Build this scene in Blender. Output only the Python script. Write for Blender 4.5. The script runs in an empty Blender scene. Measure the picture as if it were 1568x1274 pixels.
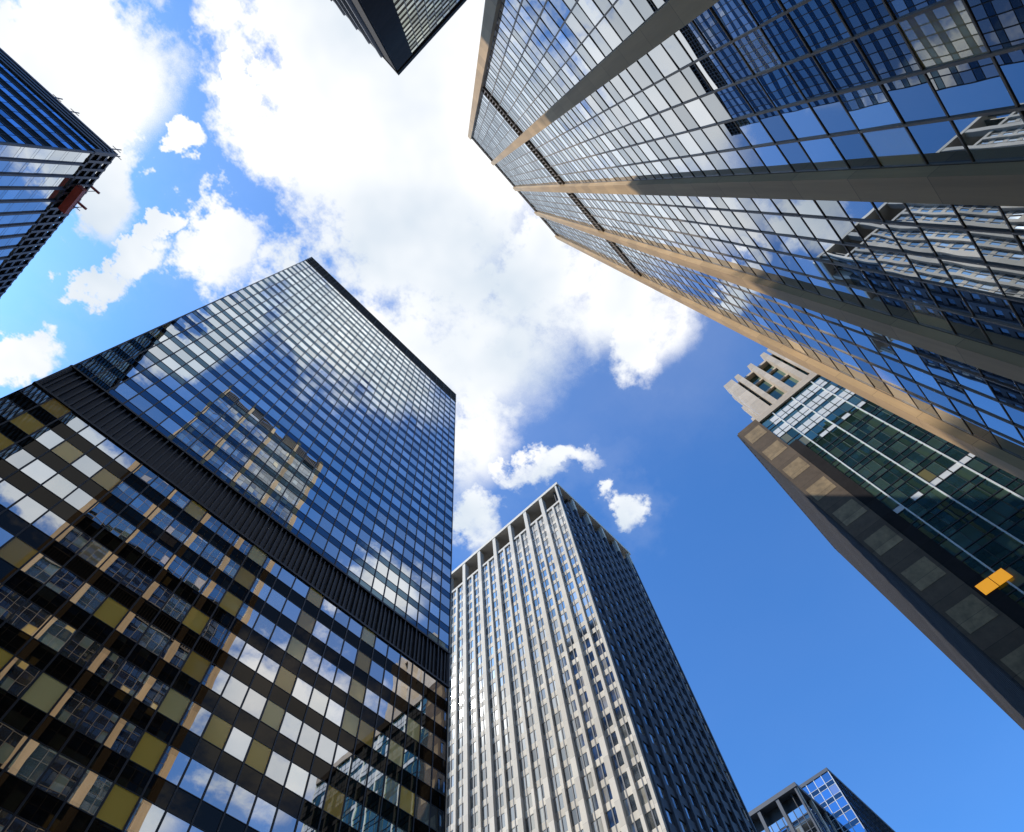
import bpy, math, random
from mathutils import Matrix, Vector
random.seed(7)
scene = bpy.context.scene
# ---------------------------------------------------------------- materials
def new_mat(name):
    m = bpy.data.materials.new(name); m.use_nodes = True
    nt = m.node_tree; nt.nodes.clear()
    out = nt.nodes.new('ShaderNodeOutputMaterial')
    return m, nt, out
def N(nt, t, **kw):
    n = nt.nodes.new(t)
    for k, v in kw.items(): setattr(n, k, v)
    return n
def stone(name, col, rough=.75, var=.18, joint_h=0, joint_w=.03, scale=.6, metallic=0.0, spec=.5, streak=0, emit=0):
    m, nt, out = new_mat(name); L = nt.links.new
    b = N(nt, 'ShaderNodeBsdfPrincipled'); L(b.outputs[0], out.inputs[0])
    tc = N(nt, 'ShaderNodeTexCoord')
    src = tc.outputs['Object']
    if streak:
        ml = N(nt, 'ShaderNodeVectorMath', operation='MULTIPLY'); ml.inputs[1].default_value=(2.5,2.5,.12); L(src, ml.inputs[0]); src = ml.outputs[0]
    n1 = N(nt, 'ShaderNodeTexNoise'); n1.inputs['Scale'].default_value = scale; n1.inputs['Detail'].default_value = 4
    n1.inputs['Roughness'].default_value=.65
    L(src, n1.inputs['Vector'])
    mr = N(nt, 'ShaderNodeMapRange'); mr.inputs[1].default_value=.3; mr.inputs[2].default_value=.7
    mr.inputs[3].default_value = 1-var; mr.inputs[4].default_value = 1+var
    L(n1.outputs['Fac'], mr.inputs[0])
    val = mr.outputs[0]
    if joint_h:
        sp = N(nt, 'ShaderNodeSeparateXYZ'); L(tc.outputs['Object'], sp.inputs[0])
        dv = N(nt, 'ShaderNodeMath', operation='DIVIDE'); dv.inputs[1].default_value = joint_h; L(sp.outputs[2], dv.inputs[0])
        fr = N(nt, 'ShaderNodeMath', operation='FRACT'); L(dv.outputs[0], fr.inputs[0])
        gt = N(nt, 'ShaderNodeMath', operation='GREATER_THAN'); gt.inputs[1].default_value = joint_w/joint_h; L(fr.outputs[0], gt.inputs[0])
        fl = N(nt, 'ShaderNodeMath', operation='FLOOR'); L(dv.outputs[0], fl.inputs[0])
        wn = N(nt, 'ShaderNodeTexWhiteNoise', noise_dimensions='1D'); L(fl.outputs[0], wn.inputs['W'])
        m3 = N(nt, 'ShaderNodeMapRange'); m3.inputs[3].default_value=.85; m3.inputs[4].default_value=1.12; L(wn.outputs['Value'], m3.inputs[0])
        m2 = N(nt, 'ShaderNodeMapRange'); m2.inputs[3].default_value=.45; m2.inputs[4].default_value=1; L(gt.outputs[0], m2.inputs[0])
        mm = N(nt, 'ShaderNodeMath', operation='MULTIPLY'); L(m2.outputs[0], mm.inputs[0]); L(m3.outputs[0], mm.inputs[1])
        mu = N(nt, 'ShaderNodeMath', operation='MULTIPLY'); L(mm.outputs[0], mu.inputs[0]); L(val, mu.inputs[1]); val = mu.outputs[0]
    vm = N(nt, 'ShaderNodeVectorMath', operation='SCALE'); vm.inputs[0].default_value = col; L(val, vm.inputs['Scale'])
    L(vm.outputs[0], b.inputs['Base Color'])
    b.inputs['Roughness'].default_value = rough; b.inputs['Metallic'].default_value = metallic
    b.inputs['Specular IOR Level'].default_value = spec
    if emit: b.inputs['Emission Color'].default_value=(*col,1); b.inputs['Emission Strength'].default_value=emit
    return m
def glass(name, tint, interior=(.02,.025,.03), pale=(.32,.3,.25), mid=None, pale_p=.12, mid_p=.2, fmin=.35, fmax=.95, wav=0, wsc=.5, rough=.0, vlo=.82):
    m, nt, out = new_mat(name); L = nt.links.new
    at = N(nt, 'ShaderNodeAttribute'); at.attribute_name = 'rnd'
    cr = N(nt, 'ShaderNodeValToRGB'); cr.color_ramp.interpolation='CONSTANT'
    e = cr.color_ramp.elements; e[0].color=(*interior,1); e[1].position=1-pale_p; e[1].color=(*pale,1)
    k = cr.color_ramp.elements.new(max(.01,1-pale_p-mid_p)); k.color=(tuple(mid) if mid else tuple(.75*a+.25*b for a,b in zip(interior,pale)))+(1,)
    L(at.outputs['Fac'], cr.inputs[0])
    df = N(nt, 'ShaderNodeBsdfDiffuse'); L(cr.outputs[0], df.inputs[0])
    sc = N(nt, 'ShaderNodeMath', operation='MULTIPLY'); sc.inputs[1].default_value=17.3; L(at.outputs['Fac'], sc.inputs[0])
    fc = N(nt, 'ShaderNodeMath', operation='FRACT'); L(sc.outputs[0], fc.inputs[0])
    mr = N(nt, 'ShaderNodeMapRange'); mr.inputs[3].default_value=vlo; mr.inputs[4].default_value=1.05; L(fc.outputs[0], mr.inputs[0])
    vm = N(nt, 'ShaderNodeVectorMath', operation='SCALE'); vm.inputs[0].default_value = tint; L(mr.outputs[0], vm.inputs['Scale'])
    gl = N(nt, 'ShaderNodeBsdfGlossy'); gl.inputs['Roughness'].default_value = rough
    L(vm.outputs[0], gl.inputs['Color'])
    if wav:
        tc = N(nt, 'ShaderNodeTexCoord')
        no = N(nt, 'ShaderNodeTexNoise'); no.inputs['Scale'].default_value = wsc; no.inputs['Detail'].default_value = 1
        L(tc.outputs['Object'], no.inputs['Vector'])
        bp = N(nt, 'ShaderNodeBump'); bp.inputs['Strength'].default_value = 1; bp.inputs['Distance'].default_value = wav
        L(no.outputs['Fac'], bp.inputs['Height']); L(bp.outputs[0], gl.inputs['Normal'])
    lw = N(nt, 'ShaderNodeLayerWeight'); lw.inputs[0].default_value=.5
    m2 = N(nt, 'ShaderNodeMapRange'); m2.inputs[3].default_value=fmin; m2.inputs[4].default_value=fmax; L(lw.outputs['Facing'], m2.inputs[0])
    mx = N(nt, 'ShaderNodeMixShader'); L(m2.outputs[0], mx.inputs[0]); L(df.outputs[0], mx.inputs[1]); L(gl.outputs[0], mx.inputs[2])
    L(mx.outputs[0], out.inputs[0])
    return m
M = {}
M['winA'] = glass('tower_vision_glass', (.95,.98,1.0), pale=(.75,.52,.16), mid=(.2,.22,.18), pale_p=.05, mid_p=.1, fmin=.5, fmax=1.05, vlo=.75, wav=.005, wsc=.4)
M['winAlow'] = glass('tower_lower_vision_glass', (1.0,1.0,1.0), interior=(.03,.03,.025), pale=(.95,.6,.15), mid=(.3,.34,.26), pale_p=.06, mid_p=.22, fmin=.4, fmax=1.1, vlo=.78, wav=.005, wsc=.4)  # the pale amber share also mimics mirrored tan piers by colour
M['goldReflA'] = glass('painted_pier_reflection_pane', (.9,.85,.75), interior=(.95,.56,.1), pale=(.95,.68,.25), mid=(.75,.42,.08), pale_p=.3, mid_p=.3, fmin=-.2, fmax=.7, vlo=.6)  # amber colour painted in for the reflection of the tan piers opposite
M['spanA'] = glass('tower_spandrel_glass', (.14,.23,.32), interior=(.008,.012,.018), pale=(.01,.015,.02), fmin=.4, fmax=.95)
M['spanAlow'] = glass('tower_dark_spandrel_glass', (.05,.045,.04), interior=(.012,.01,.008), pale=(.02,.017,.012), fmin=.4, fmax=.95)
M['black'] = stone('black_metal', (.012,.012,.014), rough=.4)
M['matte'] = stone('dark_matte_panel', (.022,.02,.02), rough=.95, spec=.1, joint_h=4)
M['louver'] = stone('dark_louver_metal', (.02,.02,.023), rough=.5)
M['louvL'] = stone('grey_louver_frame', (.09,.09,.09), rough=.6)
M['cream'] = stone('cream_limestone', (.6,.55,.47), joint_h=3.7, var=.06, streak=1)
M['grey'] = stone('grey_granite', (.055,.07,.095), joint_h=3.7, var=.12, rough=.6)
M['slate'] = stone('slate_cladding', (.045,.043,.045), joint_h=3.7, var=.15, rough=.7, spec=.2)
M['winC'] = glass('pier_tower_glass', (.72,.78,.84), interior=(.03,.035,.04), pale=(.5,.46,.36), pale_p=.2, fmin=.35, fmax=.9, vlo=.5, rough=.06)
M['bronze'] = stone('tan_pier_stone', (.43,.285,.145), joint_h=3.8, var=.14, rough=.6, spec=.25, streak=1)
M['bronzem'] = stone('bronze_mullion', (.15,.115,.08), rough=.45, metallic=.2)
M['winE'] = glass('street_tower_glass', (.92,.96,1.0), interior=(.012,.014,.016), pale=(.6,.42,.14), mid=(.11,.13,.1), pale_p=.05, mid_p=.25, fmin=-.05, fmax=1.1, wav=.007, wsc=.3, vlo=.72)
M['spanE'] = glass('street_tower_spandrel_glass', (.66,.71,.76), interior=(.012,.012,.012), pale=(.03,.025,.02), fmin=-.05, fmax=1.1, wav=.005, wsc=.3, vlo=.8)
M['winD'] = glass('green_glass', (.4,.58,.5), interior=(.015,.035,.028), pale=(.22,.19,.08), mid=(.05,.085,.06), pale_p=.03, mid_p=.3, fmin=.08, fmax=.9, vlo=.4, wav=.005)
M['brown'] = stone('brown_granite', (.1,.07,.045), joint_h=4.0, joint_w=.06, var=.2, rough=.7, spec=.25)
M['brownLit'] = stone('brown_granite_light_patch', (.25,.175,.09), joint_h=4.0, joint_w=.06, var=.35, rough=.5, spec=.3)  # lighter tone paints patches of reflected light on the brown pier
M['white'] = stone('white_metal', (.6,.62,.62), rough=.4, var=.06)
M['beige'] = stone('beige_concrete', (.5,.42,.33), joint_h=3, var=.1)
M['winF'] = glass('blue_glass', (.35,.65,1.0), pale_p=.04, fmin=.5, fmax=1, vlo=.6)
M['winF2'] = glass('silver_glass', (.9,.93,.96), pale_p=.08, fmin=.5, fmax=1)
M['winG'] = glass('corner_tower_glass', (.7,.75,.68), interior=(.03,.03,.025), pale=(.7,.5,.18), pale_p=.25, fmin=.1, fmax=.85, vlo=.5)
M['orange'] = stone('lit_orange_panel', (.9,.38,.02), rough=.5, var=.05, emit=.7)
M['red'] = stone('red_painted_steel', (.35,.05,.03), rough=.5)
M['roof'] = stone('roof_gravel', (.2,.2,.2), rough=.9)
M['ashlar'] = stone('warm_ashlar', (.38,.29,.18), joint_h=3.5, var=.12)
M['asphalt'] = stone('asphalt', (.05,.05,.052), rough=.9, scale=2)
M['pave'] = stone('concrete_paving', (.28,.27,.25), rough=.85, scale=1)
M['paint'] = stone('road_paint', (.75,.75,.72), rough=.7)
# ---------------------------------------------------------------- mesh builder
class MB:
    def __init__(s): s.v=[]; s.f=[]; s.m=[]; s.r=[]; s.mats=[]
    def mi(s, key):
        if key not in s.mats: s.mats.append(key)
        return s.mats.index(key)
    def quad(s, pts, key, r=0.0):
        b=len(s.v); s.v+=pts; s.f.append((b,b+1,b+2,b+3)); s.m.append(s.mi(key)); s.r.append(r)
    def box(s, x0,x1,y0,y1,z0,z1,key):
        if x0>x1: x0,x1=x1,x0
        if y0>y1: y0,y1=y1,y0
        b=len(s.v); s.v+=[(x0,y0,z0),(x1,y0,z0),(x1,y1,z0),(x0,y1,z0),(x0,y0,z1),(x1,y0,z1),(x1,y1,z1),(x0,y1,z1)]
        k=s.mi(key)
        for f in ((0,3,2,1),(4,5,6,7),(0,1,5,4),(1,2,6,5),(2,3,7,6),(3,0,4,7)):
            s.f.append(tuple(b+i for i in f)); s.m.append(k); s.r.append(random.random())
    def build(s, name, parent):
        me=bpy.data.meshes.new(name); me.from_pydata(s.v,[],s.f)
        for k in s.mats: me.materials.append(M[k])
        me.polygons.foreach_set('material_index', s.m)
        a=me.attributes.new('rnd','FLOAT','FACE'); a.data.foreach_set('value', s.r)
        me.update()
        o=bpy.data.objects.new(name, me); scene.collection.objects.link(o)
        if parent: o.parent=parent
        return o
class Fr:
    def __init__(s, ox,oy,ux,uy,nx,ny,w):
        s.o=(ox,oy); s.u=(ux,uy); s.n=(nx,ny); s.w=w; s.pos=(ux*ny-uy*nx)>0
    def p(s, a,d,z): return (s.o[0]+s.u[0]*a+s.n[0]*d, s.o[1]+s.u[1]*a+s.n[1]*d, z)
    def box(s, mb, a0,a1,d0,d1,z0,z1,key):
        p=s.p(a0,d0,z0); q=s.p(a1,d1,z1); mb.box(p[0],q[0],p[1],q[1],z0,z1,key)
    def pane(s, mb, a0,a1,z0,z1,key,d=0.0,tilt=.0025):
        ta=random.gauss(0,tilt)*(a1-a0)/2; tz=random.gauss(0,tilt)*(z1-z0)/2
        pts=[s.p(a0,d-ta-tz,z0),s.p(a1,d+ta-tz,z0),s.p(a1,d+ta+tz,z1),s.p(a0,d-ta+tz,z1)]
        if s.pos: pts=pts[::-1]
        mb.quad(pts,key,random.random())
def frames(x0,x1,y0,y1):
    return {'S':Fr(x0,y0,1,0,0,-1,x1-x0),'N':Fr(x0,y1,1,0,0,1,x1-x0),'W':Fr(x0,y0,0,1,-1,0,y1-y0),'E':Fr(x1,y0,0,1,1,0,y1-y0)}
def empty(name):
    o=bpy.data.objects.new(name,None); scene.collection.objects.link(o); return o
def curtain(g,b,fr,a0,a1,z0,z1,nc,nf,sill=.4,win='winA',span='spanA',mul='black',mw=.08,md=.08,bh=.06,bd=.05,tilt=.0025,sbar=True,alt=None):
    cw=(a1-a0)/nc; fh=(z1-z0)/nf
    for j in range(nf):
        zb=z0+j*fh; zs=zb+fh*sill
        for i in range(nc):
            a=a0+i*cw
            if sill>0: fr.pane(g,a,a+cw,zb,zs,span,0,tilt)
            wk=win
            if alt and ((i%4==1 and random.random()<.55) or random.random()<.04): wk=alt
            fr.pane(g,a,a+cw,zs,zb+fh,wk,0,tilt)
        if bh:
            fr.box(b,a0,a1,-.05,bd,zb-bh/2,zb+bh/2,mul)
            if sbar and sill>0: fr.box(b,a0,a1,-.05,bd,zs-bh/2,zs+bh/2,mul)
    for i in range(nc+1):
        a=a0+i*cw; fr.box(b,a-mw/2,a+mw/2,-.05,md,z0,z1,mul)
def body(x0,x1,y0,y1,z1,par,ins=.25,key='black'):
    m=MB(); m.box(x0+ins,x1-ins,y0+ins,y1-ins,0,z1-.3,key); m.build('core_walls',par)
E0=1.6
def tower_A():
    P=empty('dark_glass_office_tower'); x0,x1,y0,y1=-13.4,34.8,36.5,72.0; H=150+E0
    fs=frames(x0,x1,y0,y1); g=MB(); b=MB(); l=MB(); zr=H-5.6
    for k,fr in fs.items():
        nc=28 if k in 'SN' else 20; w=fr.w
        curtain(g,b,fr,0,w,57.4,zr,nc,27,sill=.36,mw=.12,md=.07,bh=.06,bd=.03)
        curtain(g,b,fr,0,w,6.8,52.4,nc,13,sill=.43,win='winAlow',span='spanAlow',mw=.12,md=.06,bh=.05,bd=.03,alt='goldReflA')
        for (za,zb) in ((52.4,57.4),(zr,H)):
            fr.box(l,0,w,-.3,-.2,za,zb,'louver')
            n=nc*3 if za<100 else nc*2
            for i in range(n+1):
                a=w*i/n; fr.box(l,a-.07,a+.07,-.2,.12 if i%3==0 else .02,za+.15,zb-.15,'louver' if za<100 else 'louvL')
            for zz in ((za,zb) if za<100 else (za,za+1.9,za+3.8,zb)):
                fr.box(l,-.1,w+.1,-.22,.15,zz-.12,zz+.12,'black' if za<100 else 'louvL')
        n=6 if k in 'SN' else 5
        for i in range(n+1):
            a=w*i/n; fr.box(l,max(a-.7,0),min(a+.7,w),-1.2,.3,0,6.7,'black')
        for i in range(nc): fr.pane(g,w*i/nc,w*(i+1)/nc,.2,6.7,'winA',-.5)
    g.build('glass_panes',P); b.build('mullions',P); l.build('louver_floors_and_lobby_columns',P)
    body(x0,x1,y0,y1,H,P,ins=.6)
    r=MB(); r.box(x0+.05,x1-.05,y0+.05,y1-.05,H-.28,H,'black'); r.build('roof_slab',P)
def tower_C():
    P=empty('limestone_pier_office_tower'); x0,x1,y0=76.0,109.0,36.4; H=155+E0; bay=6.2; nb=8; y1=y0+bay*nb
    fs=frames(x0,x1,y0,y1); g=MB(); s=MB()
    zt=H-9.5; z0=8; nf=38; fh=(zt-z0)/nf
    for k in ('W','E'):
        fr=fs[k]
        for i in range(nb+1):
            a=i*bay; fr.box(s,max(a-.55,0),min(a+.55,fr.w),-.9,.6,0,H-1.2,'cream')
            if i<nb:
                fr.box(s,a+bay/2-.3,a+bay/2+.3,-.3,.4,z0,zt,'cream')
                for q in (.25,.75): fr.box(s,a+bay*q-.1,a+bay*q+.1,-.28,.0,z0,zt,'grey')
        for j in range(nf):
            zb=z0+j*fh
            fr.box(s,.3,fr.w-.3,-.25,-.04,zb,zb+fh*.33,'cream')
            for i in range(nb*4):
                a=i*bay/4; fr.pane(g,a+.05,a+bay/4-.05,zb+fh*.33,zb+fh,'winC',-.12,.001)
        fr.box(s,.3,fr.w-.3,-.3,.2,zt,zt+.9,'cream')
        fr.box(s,.5,fr.w-.5,-5.2,-5,zt+.9,H-1.2,'louver')
        for i in range(nb): fr.pane(g,i*bay+.4,(i+1)*bay-.4,.3,7.6,'winC',-.6)
    for k in ('S','N'):
        fr=fs[k]; n=10; bw=fr.w/n
        for i in range(n+1):
            a=i*bw
            fr.box(s,max(a-.4,.01),min(a+.4,fr.w-.01),-.9,.35,0,H-1.2 if i in (0,n) else H-7,'grey')
        for j in range(nf):
            zb=z0+j*fh
            fr.box(s,.3,fr.w-.3,-.25,.05,zb,zb+fh*.42,'grey')
            for i in range(n):
                fr.pane(g,i*bw+.3,(i+1)*bw-.3,zb+fh*.42,zb+fh,'winC',-.1)
        for i in range(0,n+1,2):
            a=i*bw; fr.box(s,max(a-.5,.02),min(a+.5,fr.w-.02),-.8,.36,H-7,H-1.21,'cream')
        fr.box(s,.5,fr.w-.5,-2,-1.8,zt+.9,H-1.2,'louver')
        for i in range(n): fr.pane(g,i*bw+.3,(i+1)*bw-.3,.3,7.6,'winC',-.6)
    s.box(x0-.7,x1+.7,y0-.6,y1+.6,H-1.2,H,'cream')
    s.box(x0+6,x1-6,y0+8,y1-8,H,H+5,'grey')
    g.build('windows',P); s.build('piers_and_spandrels',P); body(x0,x1,y0,y1,H-9,P,ins=.8)
    m=MB(); m.box(x0+5.3,x1-5.3,y0+2.1,y1-2.1,H-10,H-1.3,'louver'); m.build('mechanical_room',P)
def tower_E():
    P=empty('tan_pier_glass_tower'); x0,x1,y0,y1=-7.1,25.7,-50.0,-10.4; H=165+E0
    fs=frames(x0,x1,y0,y1); g=MB(); b=MB(); s=MB(); pwd=.5
    for k,fr in fs.items():
        nb=4 if k in 'SN' else 5; bw=fr.w/nb
        for i in range(nb):
            a0=i*bw+pwd; a1=(i+1)*bw-pwd
            kw=dict(sill=.45,win='winE',span='spanE',mul='bronzem',mw=.08,md=.06,bh=.06,bd=.03,tilt=.005)
            curtain(g,b,fr,a0,a1,6.6,85.5,5,21,**kw)
            curtain(g,b,fr,a0,a1,88.5,162.0,5,19,**kw)
            for (za,zb) in ((85.5,88.5),(162,H-.8)):
                fr.box(b,a0,a1,-.5,-.4,za,zb,'louver')
                for q in range(16):
                    aa=a0+(a1-a0)*q/15; fr.box(b,aa-.06,aa+.06,-.4,.1,za,zb,'bronzem')
                fr.box(b,a0,a1,-.3,.16,za-.1,za+.15,'bronzem'); fr.box(b,a0,a1,-.3,.16,zb-.1,zb+.15,'bronzem')
            for q in range(5): fr.pane(g,a0+(a1-a0)*q/5,a0+(a1-a0)*(q+1)/5,.3,6.5,'winE',-.8)
        for i in range(nb+1):
            a=i*bw
            lo=a-pwd if i>0 else -.5 ; hi=a+pwd if i<nb else fr.w+.5
            if k in 'WE':
                if i==0: lo=.0
                if i==nb: hi=fr.w
            fr.box(s,lo,hi,-.6,.5,0,H,'bronze')
    g.build('glass_panes',P); b.build('mullions_and_louvers',P); s.build('piers',P); body(x0,x1,y0,y1,H-.4,P,ins=.9)
def tower_D():
    P=empty('green_glass_office_block'); x0,x1,y0,y1=76.1,117.0,-56.0,-8.7; H=116+E0
    fs=frames(x0,x1,y0,y1); g=MB(); b=MB(); s=MB()
    W=fs['W']; w=W.w; pw=4.8
    W.box(s,w-pw,w,-.5,.25,0,H,'brown')
    nf=27; fh=(H-6-2)/nf
    for j in range(nf-1,8,-2):
        z=6+j*fh
        W.box(s,w-pw+.5,w-.5,.25,.28,z-.3,z+fh*.9,'brownLit')
    curtain(g,b,W,0,w-pw,6,H-2,26,nf,sill=.3,win='winD',span='winD',mul='black',mw=.06,md=.08,bh=.16,bd=.08,tilt=.005)
    for i in range(0,27,3):
        a=(w-pw)*i/26; W.box(b,a-.09,a+.09,0,.25,6,H-2,'white')
    W.box(b,w-pw-1.9,w-pw-.02,.09,.2,6,H-14,'matte')
    for j in range(nf):
        if j>=nf-4 or random.random()<.08:
            for i in range(0,26):
                if (j>=nf-2 and i%3!=1) or random.random()<.6: W.box(b,(w-pw)*i/26+.1,(w-pw)*(i+1)/26-.1,.01,.05,6+j*fh+.06,6+j*fh+fh*(.7 if j>=nf-3 else .3),'white')
    W.box(s,0,w-pw,-.3,.45,H-2,H,'beige')
    for k in ('N','S','E'):
        fr=fs[k]; n=28
        for j in range(nf):
            zb=6+j*fh
            for i in range(n): fr.pane(g,fr.w*i/n,fr.w*(i+1)/n,zb+fh*.4,zb+fh,'winC',-.1)
            fr.box(s,0.3,fr.w-.3,-.3,.02,zb,zb+fh*.4,'slate')
        for i in range(n+1):
            a=fr.w*i/n; fr.box(s,max(a-.2,.01),min(a+.2,fr.w-.01),-.3,.3,0,H-2,'slate')
        fr.box(s,.01,fr.w-.01,-.3,.32,H-2,H,'slate')
    px0,px1,py0,py1=77.6,112,-31.4,-15.4; Hp=139+E0
    ff=frames(px0,px1,py0,py1)
    for k,fr in ff.items():
        n=4 if k in 'WE' else 8; bw=fr.w/n
        for i in range(n+1):
            a=i*bw; fr.box(s,max(a-.6,0.01 if k in 'NS' else 0),min(a+.6,fr.w-(0.01 if k in 'NS' else 0)),-2.6,.0 if k in 'WE' else -.01,H,Hp,'beige')
        for i in range(n):
            fr.pane(g,i*bw+.5,(i+1)*bw-.5,H,Hp-2,'winD',-2.4)
        for q in range(1,4): fr.box(s,.5,fr.w-.5,-2.5,-1.9,H+q*5.6,H+q*5.6+.6,'beige')
    s.box(px0+2.7,px1-2.7,py0+2.7,py1-2.7,H,Hp-2.05,'black')
    s.box(px0+1.2,px1-1.2,py0+1.2,py1-1.2,Hp-2.0,Hp-1.2,'beige')
    for (ya,yb) in ((-17.6,-15.8),(-15.7,-13.9)):
        b.box(x0-.32,x0-.26,ya,yb,57.2,58.9,'orange')
    g.build('glass_panes',P); b.build('mullions_and_bands',P); s.build('piers_and_penthouse',P); body(x0,x1,y0,y1,H,P,ins=.4)
def tower_F():
    P=empty('dark_blue_glass_tower'); x0,x1,y0,y1=-96.0,-50.9,45.0,100.0; H=135+E0
    fs=frames(x0,x1,y0,y1); g=MB(); b=MB()
    for k in ('S','N'):
        curtain(g,b,fs[k],0,fs[k].w,6,H-5,24,30,sill=.5,win='winF',span='spanAlow',mul='black',mw=.05,md=.03,bh=.16,bd=.08)
    for k in ('E','W'):
        curtain(g,b,fs[k],0,fs[k].w,6,H-8,18,32,sill=.2,win='winF2',span='winF2',mul='black',mw=.4,md=.25,bh=.04,bd=.01)
        fr=fs[k]
        for i in range(28):
            a=fr.w*i/27
            fr.box(b,a-.3,a+.3,-.6,.3,H-8,H-.1,'black')
        for zz in (H-8,H-5.5,H-3,H-.6): fr.box(b,0,fr.w,-.4,.2,zz-.1,zz+.5,'black')
    for k in ('S','N'):
        fr=fs[k]
        for zz in (H-5,H-3.6,H-2.2,H-.8): fr.box(b,0,fr.w,-.4,.3,zz,zz+.7,'black')
        for i in range(25): a=fr.w*i/24; fr.box(b,a-.12,a+.12,-.6,.1,H-5,H-.2,'bronzem')
    b.box(x0+1.2,x1-1.2,y0+1.2,y1-1.2,H-8,H-.5,'louver')
    for (x,y,h) in ((-53,45.6,6),(-51.5,46,3.5),(-62,45.5,5),(-66,46,6),(-51.3,60,3)):
        b.box(x-.08,x+.08,y-.08,y+.08,H-.5,H+h,'black'); b.box(x-.9,x+.9,y-.05,y+.05,H+h*.7,H+h*.7+.1,'black')
    g.build('glass_panes',P); b.build('mullions_and_parapet',P); body(x0,x1,y0,y1,H-7,P,ins=.4)
    c=MB(); cx,cy,cz=-49.8,56.0,H-6.0
    c.box(cx-.7,cx+.7,cy-3,cy+3,cz,cz+.2,'red')
    for yy in (-3,3): c.box(cx-.7,cx+.7,cy+yy-.08,cy+yy+.08,cz+.2,cz+1.6,'red')
    for xx in (-.7,.64):
        for zz in (.55,1.0,1.45): c.box(cx+xx,cx+xx+.06,cy-2.9,cy+2.9,cz+zz,cz+zz+.08,'red')
        c.box(cx+xx+.01,cx+xx+.05,cy-2.9,cy+2.9,cz+.21,cz+1.0,'red')
    for yy in (-2.2,2.2):
        c.box(cx-.05,cx+.05,cy+yy-.05,cy+yy+.05,cz+.2,H+.5,'black')
        c.box(cx-5,cx+.6,cy+yy-.2,cy+yy+.2,H+.5,H+.9,'red')
    c.box(cx-6.5,cx-3.5,cy-3,cy+3,H-.3,H+1.1,'red')
    c.build('window_cleaning_cradle',None)
def tower_G():
    P=empty('corner_tower_with_dark_cornice'); x0,x1,y0,y1=-80.0,-34.6,-60.0,-9.0; H=200+E0
    fs=frames(x0,x1,y0,y1); g=MB(); b=MB()
    for k,fr in fs.items():
        nb=18
        lo,hi=(0,fr.w-6) if k in 'EW' else (0,fr.w-5)
        curtain(g,b,fr,lo,hi,6,H-6,nb,48,sill=.35,win='winG',span='spanAlow',mul='bronzem',mw=.12,md=.1,bh=.1,bd=.06)
        fr.box(b,hi+.02,fr.w-.02,-.4,.3,0,H-6,'matte')
        for i in range(0,nb+1,2):
            if k in 'NS': a=hi*i/nb; fr.box(b,a-.2,a+.2,.15,1.1,0,H-6,'black')
    b.box(x0-.4,x1+.35,y0-.4,y1+.4,H-3.5,H,'matte')
    b.box(x0+.3,x1-.3,y0+.3,y1-.3,H-6,H-3.5,'matte')
    g.build('glass_panes',P); b.build('mullions_and_cornice',P); body(x0,x1,y0,y1,H-5,P,ins=.5)
def towers_K():
    P=empty('distant_blue_glass_tower'); x0,x1,y0,y1=200,245,36.5,70; H=130+E0
    fs=frames(x0,x1,y0,y1); g=MB(); b=MB()
    for k,fr in fs.items():
        curtain(g,b,fr,0,fr.w,0,H-1,int(fr.w/2.6),32,sill=.35,win='winF',span='spanA',mul='white' if k in 'WE' else 'slate',mw=.22,md=.2,bh=.12,bd=.05)
        fr.box(b,-.2,fr.w+.2,-.3,.28,H-1,H,'grey')
    g.build('glass_panes',P); b.build('mullions',P); body(x0,x1,y0,y1,H,P,ins=.4)
    P=empty('distant_framed_office_block'); x0,x1,y0,y1=182.5,199,43.9,84; H=120+E0
    fs=frames(x0,x1,y0,y1); g=MB(); b=MB()
    for k,fr in fs.items():
        curtain(g,b,fr,0,fr.w,0,H-6,int(fr.w/2),30,sill=.35,win='winF2',span='winF',mul='grey',mw=.2,md=.2,bh=.15,bd=.1)
        n=max(2,int(fr.w/6.6))
        for i in range(n+1): a=fr.w*i/n; fr.box(b,max(0,a-.5),min(fr.w,a+.5),-.6,.4,0,H-1.2,'grey' if k in 'WE' else 'beige')
        fr.box(b,.5,fr.w-.5,-2.5,-2.3,H-6,H-1.2,'louver')
    b.box(x0-.6,x1+.6,y0-.6,y1+.6,H-1.2,H,'grey')
    g.build('glass_panes',P); b.build('frame',P); body(x0,x1,y0,y1,H-6,P,ins=.5)
def stone_tower(name,x0,x1,y0,y1,H,key,win='winC'):
    P=empty(name); fs=frames(x0,x1,y0,y1); g=MB(); s=MB(); nf=int(H/3.6); fh=(H-2)/nf
    for k,fr in fs.items():
        n=int(fr.w/3); bw=fr.w/n
        for i in range(n+1):
            a=i*bw; fr.box(s,max(0.01 if k in 'NS' else 0,a-.7),min(fr.w-(0.01 if k in 'NS' else 0),a+.7),-.4,.1 if i%3 else .3,0,H,key)
        for j in range(nf):
            fr.box(s,.4,fr.w-.4,-.35,0.0,j*fh,j*fh+1.5,key)
            for i in range(n): fr.pane(g,i*bw+.6,(i+1)*bw-.6,j*fh+1.5,j*fh+fh,win,-.2)
        fr.box(s,.3,fr.w-.3,-.3,.35,nf*fh,H-.05,key)
    s.box(x0+.4,x1-.4,y0+.4,y1-.4,H-.6,H-.1,'roof')
    s.box(x0+5,x1-5,y0+5,y1-5,H-.1,H+5,key)
    g.build('windows',P); s.build('walls',P); body(x0,x1,y0,y1,H-.6,P,ins=.5)
tower_A(); tower_C(); tower_E(); tower_D(); tower_F(); tower_G(); towers_K()
stone_tower('stone_apartment_block',-32,-2,-110,-66,78,'ashlar')
stone_tower('stone_apartment_block',8,52,-112,-66,88,'beige')
stone_tower('stone_office_block',128,170,-60,-9,52,'ashlar')
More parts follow.
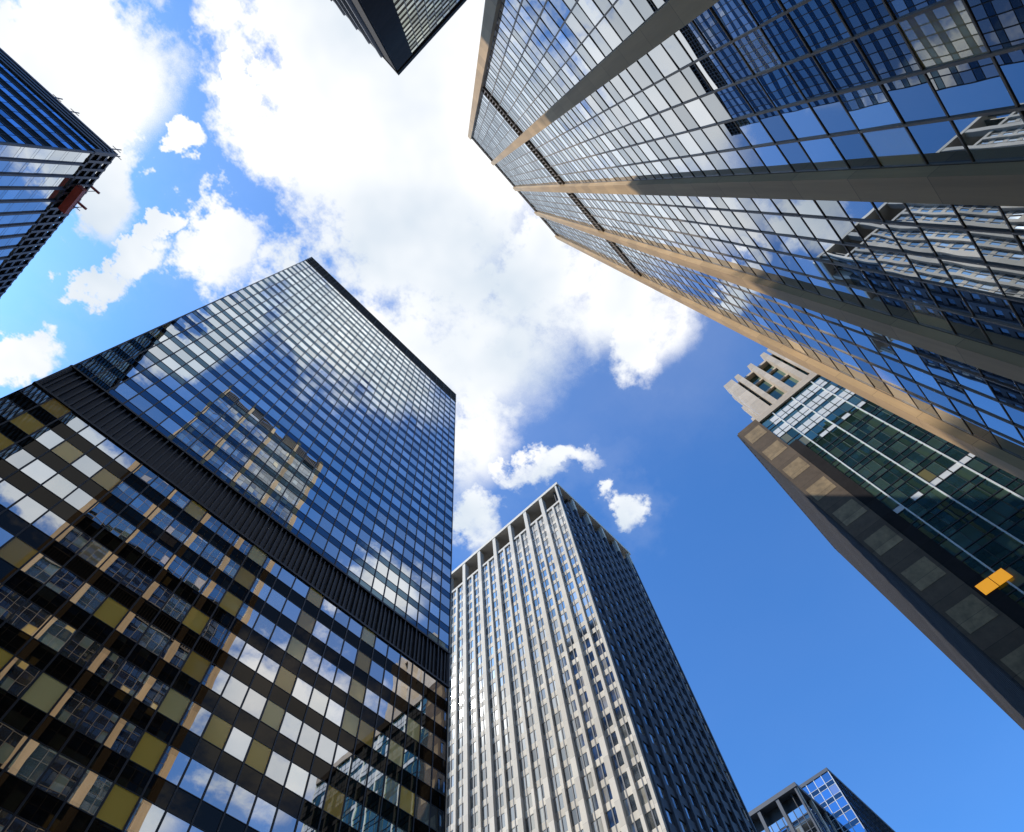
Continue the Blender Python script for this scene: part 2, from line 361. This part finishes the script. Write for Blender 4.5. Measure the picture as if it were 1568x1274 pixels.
stone_tower('stone_office_block',-150,-100,45,90,60,'ashlar')
stone_tower('stone_office_block',-140,-90,-60,-9,70,'beige')
def sheet(name,rects,z,key):
    m=MB()
    for (x0,x1,y0,y1) in rects: m.quad([(x0,y0,z),(x1,y0,z),(x1,y1,z),(x0,y1,z)],key)
    return m.build(name,None)
sheet('ground',[(-2500,2500,-2500,2500)],-.02,'asphalt')
sheet('road',[(-1500,1500,3,29)],0.0,'asphalt')
pv=MB()
xs=[(-1500,-29),(-15,40),(70,1500)]
for (a,c) in xs:
    pv.box(a,c,29,1500,-.03,.13,'pave'); pv.box(a,c,-1500,3,-.03,.13,'pave')
pv.build('pavement',None)
mk=[]
for i in range(-60,80):
    for yy in (9.5,22.5): mk.append((i*9,i*9+3,yy-.07,yy+.07))
mk.append((-500,700,15.8,15.92)); mk.append((-500,700,16.1,16.22))
sheet('road_markings',mk,.004,'paint')
# ---------------------------------------------------------------- camera
cam=bpy.data.cameras.new('camera'); co=bpy.data.objects.new('camera',cam); scene.collection.objects.link(co)
right=(.6806,-.7284,-.0791); down=(.6645,.6592,-.3518); fwd=(.3086,.1868,.9327)
mw=Matrix([(right[i],-down[i],-fwd[i]) for i in range(3)])
co.rotation_mode='QUATERNION'; co.rotation_quaternion=mw.to_quaternion(); co.location=(0,0,1.6)
cam.sensor_width=36; cam.lens=21.12; cam.clip_start=.1; cam.clip_end=6000
scene.camera=co
# ---------------------------------------------------------------- sun
S=Vector((-504,520,715)).normalized()
sd=bpy.data.lights.new('sun','SUN'); so=bpy.data.objects.new('sun',sd); scene.collection.objects.link(so)
sd.energy=5.0; sd.angle=math.radians(.5); sd.color=(1,.93,.82)
so.rotation_mode='QUATERNION'; so.rotation_quaternion=S.to_track_quat('Z','Y'); so.location=(-50,50,300)
# ---------------------------------------------------------------- sky: cloud banks on a flat cloud layer (x/z, y/z), ellipses (cx,cy,a,b,rot)
CL=[(-.184,.013,.276,.177,-2.74),(-.018,.062,.189,.173,2.06),(.176,.16,.187,.169,2.31),(.237,-.03,.211,.128,2.53),
(.303,.269,.137,.088,1.06),(.373,-.092,.084,.076,3.03),(.399,-.028,.07,.047,2.42),(-.209,-.069,.185,.128,2.23),
(-.493,.28,.135,.12,2.1),(-.388,.362,.12,.053,1.05),(-.277,.442,.05,.034,2.01),(-.202,.334,.072,.062,1.73),
(-.288,.511,.044,.026,2.19),(-.325,.263,.037,.022,2.22),(-.313,.130,.04,.029,.31),(-.299,.688,.061,.042,2.1),
(.442,.396,.064,.05,.69),(.451,.203,.085,.03,2.17),(.634,.178,.044,.03,.53),(.558,.173,.028,.022,.51),(.423,.26,.073,.037,2.38),
(.044,-.297,.199,.091,-3.1),(-.124,-.47,.12,.046,-1.96),(.418,-.623,.098,.083,2.72),(-.194,-.819,.201,.114,2.96),
(.508,-1.045,.269,.206,2.67),(.406,-1.472,.165,.122,-2.29),(.1,.33,.21,.15,0),(.16,.52,.16,.1,.4),
(-.283,.385,.035,.018,2.0),
(-1.2,.85,.55,.3,2.4),(1.8,-1.2,.5,.3,.2),(-1.0,1.4,.5,.25,1.0)]  # this row: out-of-view clouds, added to be mirrored in the panes
w=bpy.data.worlds.new('World'); scene.world=w; w.use_nodes=True; nt=w.node_tree; nt.nodes.clear(); L=nt.links.new
w.cycles.sampling_method='NONE'
wo=N(nt,'ShaderNodeOutputWorld'); sky=N(nt,'ShaderNodeTexSky',sky_type='NISHITA'); sky.sun_disc=False
sky.sun_elevation=math.radians(44.6); sky.sun_rotation=math.radians(315.9); sky.dust_density=.5; sky.ozone_density=2.0
tn=N(nt,'ShaderNodeVectorMath',operation='MULTIPLY'); tn.inputs[1].default_value=(.52,1.14,1.8); L(sky.outputs[0],tn.inputs[0])
bg=N(nt,'ShaderNodeBackground'); bg.inputs[1].default_value=.15; L(tn.outputs[0],bg.inputs[0])
tc=N(nt,'ShaderNodeTexCoord'); sp=N(nt,'ShaderNodeSeparateXYZ'); L(tc.outputs['Generated'],sp.inputs[0])
mz=N(nt,'ShaderNodeMath',operation='MAXIMUM'); mz.inputs[1].default_value=.08; L(sp.outputs[2],mz.inputs[0])
dx=N(nt,'ShaderNodeMath',operation='DIVIDE'); L(sp.outputs[0],dx.inputs[0]); L(mz.outputs[0],dx.inputs[1])
dy=N(nt,'ShaderNodeMath',operation='DIVIDE'); L(sp.outputs[1],dy.inputs[0]); L(mz.outputs[0],dy.inputs[1])
cb=N(nt,'ShaderNodeCombineXYZ'); L(dx.outputs[0],cb.inputs[0]); L(dy.outputs[0],cb.inputs[1])
wn=N(nt,'ShaderNodeTexNoise'); wn.inputs['Scale'].default_value=9; wn.inputs['Detail'].default_value=5; wn.inputs['Roughness'].default_value=.65; L(cb.outputs[0],wn.inputs['Vector'])
wa=N(nt,'ShaderNodeVectorMath',operation='MULTIPLY_ADD'); wa.inputs[1].default_value=(.2,.2,0); L(wn.outputs['Color'],wa.inputs[0])
wb=N(nt,'ShaderNodeVectorMath',operation='SUBTRACT'); wb.inputs[1].default_value=(.1,.1,0); L(cb.outputs[0],wb.inputs[0]); L(wb.outputs[0],wa.inputs[2])
prev=None
for (x,y,a,b_,r) in CL:
    mp=N(nt,'ShaderNodeMapping',vector_type='TEXTURE'); mp.inputs['Location'].default_value=(x,y,0)
    mp.inputs['Rotation'].default_value=(0,0,r); mp.inputs['Scale'].default_value=(a*1.15,b_*1.15,1); L(wa.outputs[0],mp.inputs[0])
    ln=N(nt,'ShaderNodeVectorMath',operation='LENGTH'); L(mp.outputs[0],ln.inputs[0])
    sb=N(nt,'ShaderNodeMath',operation='SUBTRACT'); sb.inputs[0].default_value=1; L(ln.outputs['Value'],sb.inputs[1])
    if prev is None: prev=sb
    else:
        mx=N(nt,'ShaderNodeMath',operation='MAXIMUM'); L(prev.outputs[0],mx.inputs[0]); L(sb.outputs[0],mx.inputs[1]); prev=mx
g2=N(nt,'ShaderNodeMath',operation='MULTIPLY'); g2.inputs[1].default_value=2.1; L(prev.outputs[0],g2.inputs[0])
g3=N(nt,'ShaderNodeMath',operation='MINIMUM'); g3.inputs[1].default_value=1.15; L(g2.outputs[0],g3.inputs[0])
n1=N(nt,'ShaderNodeTexNoise'); n1.inputs['Scale'].default_value=9; n1.inputs['Detail'].default_value=8; n1.inputs['Roughness'].default_value=.66; L(cb.outputs[0],n1.inputs['Vector'])
s1=N(nt,'ShaderNodeMath',operation='SUBTRACT'); s1.inputs[1].default_value=.5; L(n1.outputs['Fac'],s1.inputs[0])
ma=N(nt,'ShaderNodeMath',operation='MULTIPLY_ADD'); ma.inputs[1].default_value=3.2; L(s1.outputs[0],ma.inputs[0]); L(g3.outputs[0],ma.inputs[2])
so1=N(nt,'ShaderNodeMapRange',interpolation_type='SMOOTHSTEP'); so1.inputs[1].default_value=-.25; so1.inputs[2].default_value=.35; so1.inputs[3].default_value=.6; so1.inputs[4].default_value=1.25; L(dx.outputs[0],so1.inputs[0])
mk_=N(nt,'ShaderNodeMapRange',interpolation_type='SMOOTHSTEP'); mk_.inputs[1].default_value=-.25; L(so1.outputs[0],mk_.inputs[2]); L(ma.outputs[0],mk_.inputs[0])
# thin haze veil around the cloud banks
hz=N(nt,'ShaderNodeMapRange',interpolation_type='SMOOTHSTEP'); hz.inputs[1].default_value=-1.6; hz.inputs[2].default_value=.2; hz.inputs[3].default_value=0; hz.inputs[4].default_value=.09; L(prev.outputs[0],hz.inputs[0])
mxh=N(nt,'ShaderNodeMath',operation='SMOOTH_MAX'); mxh.inputs[2].default_value=.08; L(mk_.outputs[0],mxh.inputs[0]); L(hz.outputs[0],mxh.inputs[1])
n2=N(nt,'ShaderNodeTexNoise'); n2.inputs['Scale'].default_value=3.0; n2.inputs['Detail'].default_value=4; n2.inputs['Roughness'].default_value=.5
L(cb.outputs[0],n2.inputs['Vector'])
cr=N(nt,'ShaderNodeValToRGB'); e=cr.color_ramp.elements; e[0].position=.36; e[0].color=(.64,.72,.81,1); e[1].position=.6; e[1].color=(1,1,1,1); L(n2.outputs['Fac'],cr.inputs[0])
bc=N(nt,'ShaderNodeBackground'); bc.inputs[1].default_value=1.12; L(cr.outputs[0],bc.inputs[0])
ms=N(nt,'ShaderNodeMixShader'); L(mxh.outputs[0],ms.inputs[0]); L(bg.outputs[0],ms.inputs[1]); L(bc.outputs[0],ms.inputs[2]); L(ms.outputs[0],wo.inputs[0])
scene.view_settings.view_transform='Standard'; scene.view_settings.look='None'; scene.view_settings.exposure=0
